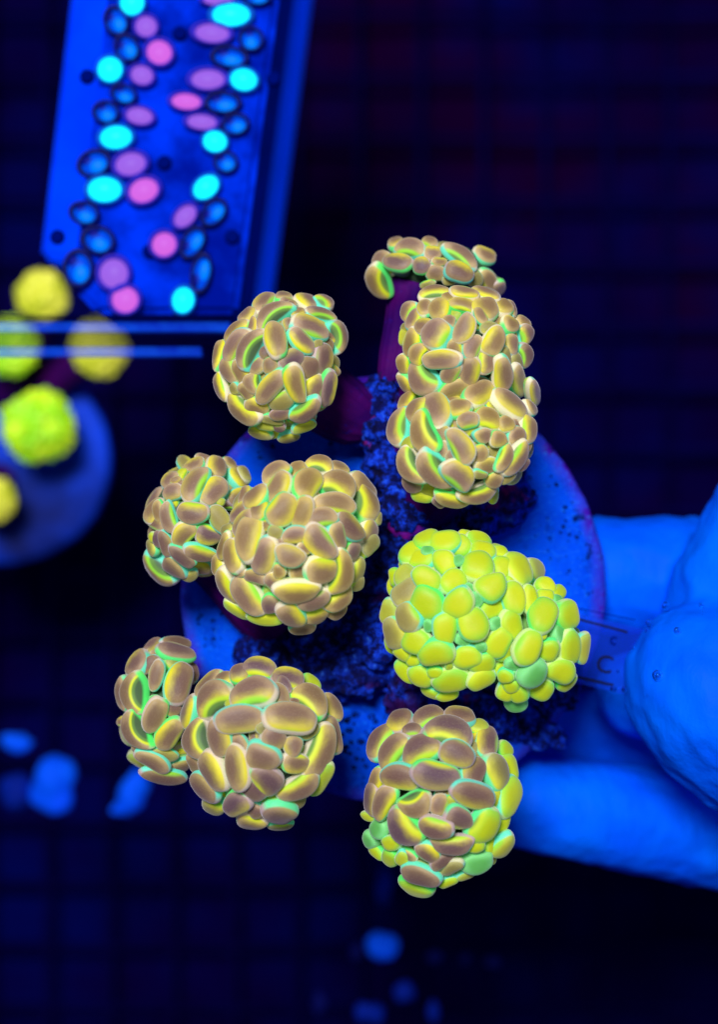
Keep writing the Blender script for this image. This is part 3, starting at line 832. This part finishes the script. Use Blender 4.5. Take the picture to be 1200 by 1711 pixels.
F_E = [(740,140,310,120,10,0,0,'p'),(470,170,205,110,-40,0,.4,'p',1),(735,225,400,155,14,0,.1,'p',1),(290,355,310,185,-55,0,-.7,'o',1),(900,450,210,120,70,0,.1,'p'),(740,340,265,195,20,0,.4,'d',1),(440,375,235,140,-45,0,.1,'p'),(505,500,335,155,-78,0,.1,'t',1),
 (130,700,360,140,82,0,.2,'t'),(240,690,440,215,84,-.7,-.1,'t',-1),(750,570,425,270,-76,0,-.8,'p',-.7),(690,850,180,160,30,0,.2,'p',1),(490,740,120,70,-10,0,.2,'e'),(270,1095,455,210,62,-.75,-.1,'t',-1),(330,1310,210,110,50,0,-.7,'t'),(500,930,385,225,-68,0,.1,'t',1),
 (590,1340,300,130,15,0,-.3,'d'),(650,1130,385,230,-55,0,-.7,'t',-1),(460,1420,400,180,30,0,-.2,'t',-1),(770,1470,265,140,-15,0,-.2,'p',-1),(600,1585,460,165,14,0,-.1,'p',-1)]
head("narrow brownish coral head at the lower left edge of the cluster, beside a larger head", (180, 1050), 6.3375, F_E, (262, 1188, 80, 130), 1.8, 1.2, at(430, 1180, 0.3), 't', None, 17, 12, dark0=0.42, stalk_r=0.5)

G_E = [(930,215,140,70,35,0,.3,'y'),(570,115,235,125,8,.2,-.7,'p',1),(330,190,140,90,-20,0,.6),(435,155,135,115,-10,0,.5,'o',1),(765,185,215,130,5,0,-.8,'p',-1),(220,215,235,95,-45,0,-.6,'t'),(1070,375,200,110,60,0,.4,'t',1),(690,310,185,150,60,0,.6,'t',1),(250,330,285,185,-42,.45,.8),
 (85,415,235,115,-70,0,.8,'t',1),(920,325,265,150,40,.3,.4,'t',1),(520,280,315,170,-13,.25,.7),(400,360,130,60,0,0,.2,'h'),(805,345,75,45,0,0,.1),(910,545,140,95,-40,0,.2,'d',1),(1075,570,255,120,75,0,.5),(140,600,275,155,84,-.6,-.8),(135,770,160,95,60,0,.2,'t'),(295,590,265,160,80,0,-.5,'t',-.6),
 (785,450,345,180,8,0,.6,'t',-1),(440,470,325,180,-5,0,.4,'t',-1),(435,650,175,115,75,0,-.1,'t',-1),(675,597,168,165,0,0,.3,'t',.8),(985,690,375,170,-65,-.3,-.7),(595,730,235,180,16,0,.2,'t',-1),(410,790,315,155,82,0,-.6,'t',1),(250,825,285,150,60,0,-.7),
 (800,650,140,125,90,0,.4,'t',-1),(825,765,170,135,10,0,.6),(990,880,255,120,-65,0,.9,'y'),(530,940,195,145,40,0,.1,'p',1),(620,890,230,185,55,.2,.4,'p',.8),(840,930,305,145,-30,-.25,-.8),(190,930,235,145,40,0,-.2,'p',-1),(265,1060,160,115,30,0,-.7,'d'),
 (820,1035,140,90,-20,0,.1,'d'),(520,1165,205,115,15,0,-.5,'t'),(410,1045,195,160,-42,0,.5,'p',-1),(555,1085,125,115,0,0,.3),(715,1190,175,65,0,0,.1,'d'),(710,1115,205,165,24,0,-.2,'p',-1),(740,230,120,70,60,0,.1,'p'),(600,530,80,90,70,0,.2,'d')]
head("big brownish tan coral head with long sausage tips at the lower left", (290, 1085), 4.0, G_E, (437, 1243, 140, 150), 2.7, 1.7, at(510, 1150, 0.3), 't', None, 18, 22, dark0=0.42, stalk_r=0.6)

S8 = 1200 / 380
H_E = [(290,75,155,95,-20),(390,85,175,115,-5),(575,75,135,70,10),(470,115,120,115,60,0,-.3,'g',1),(595,135,135,95,10),(685,145,90,60,20),(210,145,135,95,-50),(300,140,70,50,0,0,.2,'e'),(255,180,140,95,5,0,-.3,'g',1),(385,205,145,115,60,0,-.5,'g',1),(565,215,170,145,10,0,.2,'g'),(695,225,115,115,0),
 (790,230,185,125,65),(880,240,120,115,20,0,0,'h'),(180,270,125,100,-50,0,-.3,'h'),(190,360,170,130,-40,0,.5,'d'),(290,290,165,120,35,0,.3,'g',1),(435,300,145,115,-30,0,-.3,'g',-1),(755,300,90,60,30),(190,495,155,120,60,0,-.4,'d'),(90,470,145,95,95,0,.4,'h'),(115,580,175,110,75,0,-.4,'d'),
 (290,425,175,165,20,0,.2,'g'),(640,325,165,140,-30,0,-.3,'g',1),(755,390,175,125,80),(460,420,175,145,-50,0,.2,'g',-1),(520,350,80,60,60,0,.2,'e'),(560,400,70,85,0,0,0,'e'),(645,445,145,95,-25),(545,530,175,155,70),(755,535,165,115,70),(305,540,60,65,0,0,0,'e'),
 (395,560,175,125,90,0,.2,'g',1),(675,525,95,65,-15,0,.2,'e'),(240,625,155,135,20),(680,630,175,125,-60,0,-.3,'g',1),(490,615,85,65,20,0,0,'e'),(160,690,100,75,50),(220,720,80,65,0),(340,695,185,135,-15),(510,710,155,125,-10),(580,655,65,55,0,0,0,'e'),(405,680,65,65,0,0,0,'e'),(465,190,60,55,0,0,0,'e'),
 (595,745,145,110,-30),(725,675,135,80,-50),(180,785,150,80,60),(260,810,145,115,35),(340,790,90,60,0),(420,835,200,130,-15),(585,830,155,105,-35),(690,765,100,70,-30),(320,900,120,60,20),(405,910,120,60,-10),(415,755,42,42,0,0,0,'y')]
H_E = [tuple(list(e) + [0] * max(0, 6 - len(e))) for e in H_E]
head("large bright yellow green coral head at right centre with rounded oval tips", (620, 875), S8, H_E, (768, 1024, 158, 152), 2.6, 1.5, at(700, 1060, 0.6), 'g', M_BODY_G, 19, 20)
H2_E = [(845,395,155,85,85),(925,330,115,95,50),(995,360,80,85,60),(925,380,95,75,0),(990,400,60,55,0,0,0,'e'),(1050,485,155,125,75),(985,455,60,85,90,0,0,'e'),(910,480,185,145,-70,0,.3,'g'),(905,590,60,50,0),(1005,570,125,80,80,0,.2,'e'),(1130,660,165,80,95,0,0,'h'),(1060,660,185,115,85),
 (835,655,195,135,-65,0,.3,'g',1),(940,670,125,115,-40,0,.2,'g',-1),(865,800,165,125,-60,0,-.3,'e'),(1040,850,110,80,-50),(1005,785,165,130,20),(910,885,125,105,-45),(755,745,90,70,10,0,0,'e'),(770,800,60,60,0,0,0,'e'),(710,810,85,75,0),(765,965,115,70,-5,0,0,'e'),(720,890,110,110,20),(775,900,100,110,-20),(740,860,90,80,0)]
head("smaller yellow green coral lobe on the far right, next to the clear tag", (620, 875), S8, H2_E, (868, 1066, 130, 124), 2.6, 1.35, at(760, 1020, 0.6), 'g', M_BODY_G, 20, 12)

I_E = [(490,125,225,120,-15,.3,.4,'p',1),(700,110,205,115,5,0,-.5,'p',1),(825,190,140,90,10,0,.3,'h',1),(285,145,150,150,0,0,.5,'p',-1),(150,285,255,120,-60,.25,.5,'p',1),(620,225,315,180,15,.35,.8,'p'),(885,290,185,155,-80,0,-.6,'p',-1),(1010,345,110,100,20,0,.2,'g',1),(1035,465,175,125,75,0,.1,'g'),
 (240,355,275,135,-52,.2,.6,'o',1),(955,490,245,145,65,0,.6,'d'),(430,345,275,165,-25,.2,.6,'p',1),(130,560,190,95,-70,0,.8,'t'),(90,680,235,95,95,0,-.4,'p'),(680,375,235,165,20,0,.4,'p',-1),(795,490,185,155,-60,0,-.4,'p',-1),(285,540,255,170,3,0,.6,'p',-1),(540,525,325,180,12,0,.3,'p',-1),
 (1010,620,110,90,30,0,.2,'g'),(1040,670,255,175,-65,0,.2,'g'),(940,670,140,85,90,0,.2,'y'),(785,660,305,175,20,0,.5,'p',-1),(180,710,255,130,-65,.25,.7,'o'),(390,720,225,165,-20,-.5,-.1,'t',-1),(560,720,155,120,-70,0,.2,'t',1),(640,690,70,60,0,0,.1,'h'),(990,850,170,85,-70,0,.2,'g'),
 (310,880,285,170,55,-.25,-.8,'p'),(870,870,265,175,-60,-.2,.2,'g'),(530,880,225,140,10,0,-.7,'p'),(695,820,195,150,25,.15,.1,'p',-1),(640,990,275,130,0,-.2,-.7,'p'),(800,1000,130,100,0,0,.2,'g'),(910,990,130,85,-60,0,.1,'g'),(990,1005,205,115,-50,0,-.4,'h',-1),
 (590,1100,190,100,-30,0,.1,'p'),(640,1150,160,95,-40,0,.1,'d'),(480,1050,180,125,40,0,-.8,'o'),(340,1060,130,70,20,0,.1,'t'),(740,1200,130,60,-10,0,.1,'h'),(820,1115,215,145,-8,0,.1,'e'),(620,1245,140,70,-30,0,.1,'g'),(400,1290,225,115,10,0,.1,'g'),
 (140,880,115,130,60,0,.1,'e'),(130,1040,120,80,30,0,.1,'g'),(85,960,105,115,0,0,.1,'e'),(75,800,70,90,80,0,.1,'y'),(225,1085,125,120,30,0,.1,'g'),(230,980,105,125,70,0,.1,'g'),(310,1085,95,105,20,0,.1,'y'),(430,1205,265,135,15,0,-.1,'p',-1),(370,210,130,70,-10,0,.1,'p')]
head("brown and green mixed coral head at the bottom, lowest of the cluster", (595, 1165), 4.0, I_E, (741, 1340, 138, 168), 2.7, 1.7, at(700, 1180, 0.5), 't', None, 21, 20, dark0=0.2)

# ------------------------------------------------------------------ second colony, far down at the left
def far_colony():
    z = -15.0
    m = m_simple("far_ceramic", rgb(0, 70, 245), rgb(0, 16, 90), 0.2, 0.6, 0.3)
    d = pored_disc("coral_disc", at(6, 770, z), 165 * pxs(z) * 1.06, 0.8, m, "blurred blue ceramic disc at the left edge, far below the sharp cluster", [(0.5, 0.3, 0.1)], 9, 7.0)
    k = NT("far_green_polyp")
    a = k.noise(1.6, 4.0)
    k.base(k.mix(k.smooth(a, 0.3, 0.7), rgb(140, 220, 10), rgb(220, 255, 40)))
    k2 = NT("far_yellow_polyp")
    a = k2.noise(1.4, 4.0)
    k2.base(k2.mix(k2.smooth(a, 0.3, 0.7), rgb(190, 200, 20), rgb(240, 236, 80)))
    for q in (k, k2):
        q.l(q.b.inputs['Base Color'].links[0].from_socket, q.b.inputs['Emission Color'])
        q.b.inputs['Emission Strength'].default_value = 0.28  # fluorescent glow, raised to brighten the weakly lit far heads
    for (px, py, r_, dz, mt, label) in [
        (64, 711, 64, 2.0, k.m, "blurred round bright lime coral head on the far left disc"),
        (165, 580, 52, 2.4, k2.m, "blurred yellow green coral head behind the clear acrylic bar"),
        (70, 493, 45, 2.6, k2.m, "blurred pale yellow coral head at the left, uppermost of the far heads"),
        (16, 580, 52, 2.2, k.m, "blurred yellow green coral head cut by the left edge, behind the acrylic bar"),
        (-12, 835, 40, 1.8, k2.m, "blurred olive yellow coral head cut by the left edge, lowest of the far heads")]:
        zz = z + dz
        s = pxs(zz)
        rnd = random.Random(px)
        c = at(px, py, zz)
        root = empty("hammer_coral", c, label, "coral", "blurred coral heads on the far disc")
        bm = bmesh.new()
        bmesh.ops.create_icosphere(bm, subdivisions=5, radius=1.0)
        off = Vector((px, py, 0))
        cells = []
        for v in bm.verts:
            dist, pts = noise.voronoi(v.co * 4.6 + off, distance_metric='DISTANCE', exponent=2.5)
            bump = max(0.0, 1 - dist[0] * 1.5)
            low = noise.noise(v.co * 1.3 + off)
            v.co = v.co * (r_ * s * (0.78 + 0.26 * math.sqrt(bump) + 0.10 * low))
            if v.co.z < 0: v.co.z *= 0.6
        link("polyp_body", mesh_from("polyp_body", bm), mt, root, False)
        bm = bmesh.new()
        b = at(min(px, 80) * 0.6 + 6, 770 + (py - 770) * 0.55, z - 0.2) - c
        tube(bm, lerp_path(Vector((0, 0, -0.3)), b, 6), [0.55, .5, .45, .45, .5, .6], 18, 9, .05)
        link("stalk", mesh_from("stalk", bm), M_STALK, root, False)
far_colony()

# ------------------------------------------------------------------ gloved hand holding the disc
def gloved_hand():
    bm = bmesh.new()
    def chain(pts, n=14):
        """pts: (px, py, z, radius cm, flatten)"""
        P = [(at(x, y, z), r_) for (x, y, z, r_) in pts]
        for a, b in zip(P, P[1:]):
            L = (b[0] - a[0]).length
            m = max(2, int(L / (0.30 * min(a[1], b[1]))))
            for i in range(m + 1):
                t = i / m
                q = bmesh.ops.create_icosphere(bm, subdivisions=2, radius=a[1] * (1 - t) + b[1] * t)
                bmesh.ops.translate(bm, vec=a[0].lerp(b[0], t), verts=q["verts"])
    # forefinger, flat behind the disc
    chain([(1480, 1040, -1.9, 1.55), (1300, 985, -2.0, 1.42), (1120, 962, -2.05, 1.36), (940, 965, -1.95, 1.27), (820, 985, -1.9, 1.05)])
    # middle finger, in the shade between
    chain([(1500, 1230, -2.5, 1.45), (1250, 1185, -1.6, 1.1), (1130, 1165, -1.5, 1.0), (1068, 1158, -1.5, 0.98)])
    chain([(1500, 1230, -2.5, 1.4), (1250, 1222, -4.4, 1.1), (1000, 1222, -4.6, 1.02), (885, 1218, -4.5, 0.9)])
    # ring finger, below the disc
    chain([(1560, 1440, -4.2, 1.5), (1300, 1408, -3.9, 1.36), (1105, 1378, -2.6, 1.24), (960, 1352, -1.9, 1.15), (885, 1343, -1.7, 1.06)])
    # little finger, mostly out of the picture
    chain([(1600, 1580, -3.5, 1.35), (1420, 1540, -4.6, 1.1), (1330, 1470, -4.8, 1.0)])
    # palm and thumb root
    chain([(1480, 1040, -1.9, 1.6), (1560, 1420, -2.2, 1.6), (1640, 1600, -3.0, 1.5)])
    chain([(1500, 1230, -2.5, 1.7), (1680, 1300, -2.2, 2.0), (1800, 1400, -1.5, 2.2)])
    chain([(1680, 1300, -2.2, 2.0), (1560, 1000, -0.6, 1.9), (1420, 690, -0.2, 1.62), (1313, 866, -0.1, 1.58), (1246, 985, -0.1, 1.56), (1200, 1090, -0.3, 1.35)])
    chain([(1800, 1400, -1.5, 2.2), (1480, 1330, 0.4, 1.9), (1370, 1245, 0.9, 1.95)])
    chain([(1800, 1400, -1.5, 2.2), (2050, 1500, -1.5, 2.5)])
    # thumb: broad, its tip resting on the front of the disc edge
    chain([(1370, 1245, 0.9, 1.95), (1275, 1205, 1.05, 2.05), (1215, 1165, 1.05, 1.95), (1178, 1140, 0.95, 1.68)])
    root = link("gloved_hand", mesh_from("gloved_hand", bm), M_GLOVE)
    m = root.modifiers.new("weld", 'REMESH'); m.mode = 'VOXEL'; m.voxel_size = 0.11; m.use_smooth_shade = True
    sm = root.modifiers.new("smooth", 'SMOOTH'); sm.factor = 0.6; sm.iterations = 10
    t = bpy.data.textures.new("glove_wrinkle", 'CLOUDS'); t.noise_scale = 1.1; t.noise_depth = 2
    d = root.modifiers.new("wrinkle", 'DISPLACE'); d.texture = t; d.strength = 0.15; d.mid_level = 0.5; d.texture_coords = 'GLOBAL'
    t = bpy.data.textures.new("glove_fold", 'MARBLE'); t.noise_scale = 0.9; t.turbulence = 9; t.noise_depth = 1
    d = root.modifiers.new("fold", 'DISPLACE'); d.texture = t; d.strength = 0.03; d.mid_level = 0.5; d.texture_coords = 'GLOBAL'
    tag(root, "hand in a rubber glove tinted bright blue for the tank light, gripping the disc from the right edge", "hand")
    return root
hand = gloved_hand()

# ------------------------------------------------------------------ clear tag with two ruled lines and lettering
def clear_tag():
    z = 0.55
    root = empty("clear_tag", at(1000, 1090, z), "clear plastic tag with two dark ruled lines and the letter C, between coral and thumb", "tag")
    m = m_clear("clear_plastic", rgb(20, 70, 230), 0.28, 0.08)
    ink = m_simple("navy_ink", rgb(0, 6, 40), None, rough=0.5)
    ink2 = m_clear("faded_ink", rgb(0, 14, 120), 0.55, 0.5)
    bm = bmesh.new()
    pts = [(925, 1015), (1078, 1052), (1050, 1162), (925, 1132)]
    s = 0.02
    top = [bm.verts.new(at(x, y, z + s)) for x, y in pts]; bot = [bm.verts.new(Vector((v.co.x, v.co.y, z - s))) for v in top]
    bm.faces.new(top); bm.faces.new(bot[::-1])
    for i in range(4): bm.faces.new((top[i], bot[i], bot[(i + 1) % 4], top[(i + 1) % 4]))
    bmesh.ops.recalc_face_normals(bm, faces=bm.faces)
    link("sheet", mesh_from("sheet", bm, False), m, root)
    def line(name, a, b, wd, mt):
        A = at(*a, z + 0.03); B_ = at(*b, z + 0.03)
        bm = bmesh.new()
        box_bm(bm, (A + B_) / 2, ((B_ - A).length, wd, 0.012), math.atan2(B_.y - A.y, B_.x - A.x))
        link(name, mesh_from(name, bm, False), mt, root)
    line("ruled_line", (935, 1026), (1049, 1056), 0.042, ink)
    line("ruled_line", (935, 1124), (1026, 1145), 0.050, ink)
    line("ruled_line", (945, 1012), (1062, 1036), 0.022, ink2)
    def letter(ch, x, y, size, mt, rot):
        cu = bpy.data.curves.new("letter", 'FONT'); cu.body = ch; cu.size = size; cu.extrude = 0.006
        cu.align_x = 'CENTER'; cu.align_y = 'CENTER'
        tmp = bpy.data.objects.new("letter_tmp", cu); C.objects.link(tmp)
        bpy.context.view_layer.update()
        me = bpy.data.meshes.new_from_object(tmp.evaluated_get(bpy.context.evaluated_depsgraph_get()))
        bpy.data.objects.remove(tmp)
        o = bpy.data.objects.new("letter", me); C.objects.link(o)
        me.materials.clear(); me.materials.append(mt)
        o.parent = root
        o.location = at(x, y, z + 0.034) - root.location
        o.rotation_euler = (0, 0, R(rot))
    letter("C", 1011, 1111, 0.50, ink, -12)
    letter("c", 1026, 1068, 0.36, ink2, -12)
clear_tag()

# ------------------------------------------------------------------ air bubbles clinging to the thumb
def bubbles():
    m = m_bubble()
    bm = bmesh.new()
    bmesh.ops.create_icosphere(bm, subdivisions=4, radius=1.0)
    me = mesh_from("air_bubble", bm); me.materials.append(m)
    bpy.context.view_layer.update()
    dg = bpy.context.evaluated_depsgraph_get()
    he = hand.evaluated_get(dg)
    L = [(1100, 1128, 9.5, "largest clear air bubble, on the middle of the thumb"),
         (1113, 1012, 6.5, "clear air bubble on the upper left outline of the thumb, uppermost there"),
         (1174, 1012, 5.5, "clear air bubble near the top of the thumb, nearest the right edge"),
         (1133, 1054, 6.5, "clear air bubble on the thumb between the largest bubble and the top outline"),
         (1085, 1040, 5.5, "upper of two touching small air bubbles on the thumb outline"),
         (1083, 1053, 4.5, "lower of two touching small air bubbles on the thumb outline"),
         (1058, 1083, 4.0, "small air bubble on the thumb outline halfway to the letter"),
         (1034, 1122, 3.0, "tiny air bubble just right of the letter on the tag"),
         (1026, 1151, 5.5, "left one of the pair of air bubbles at the thumb tip"),
         (1046, 1152, 6.5, "right one of the pair of air bubbles at the thumb tip")]
    for (px, py, r_, label) in L:
        org = cam.location
        d = (at(px, py, 0) - org).normalized()
        ok, loc, nrm, idx = he.ray_cast(hand.matrix_world.inverted() @ org, d)
        zz = loc.z if ok and loc.z > 0 else 1.2
        o = bpy.data.objects.new("air_bubble", me); C.objects.link(o)
        r = r_ * pxs(zz)
        o.location = at(px, py, zz + r * 0.7)
        o.scale = (r, r, r)
        tag(o, label, "bubble", "air bubbles clinging to the gloved thumb")
bubbles()
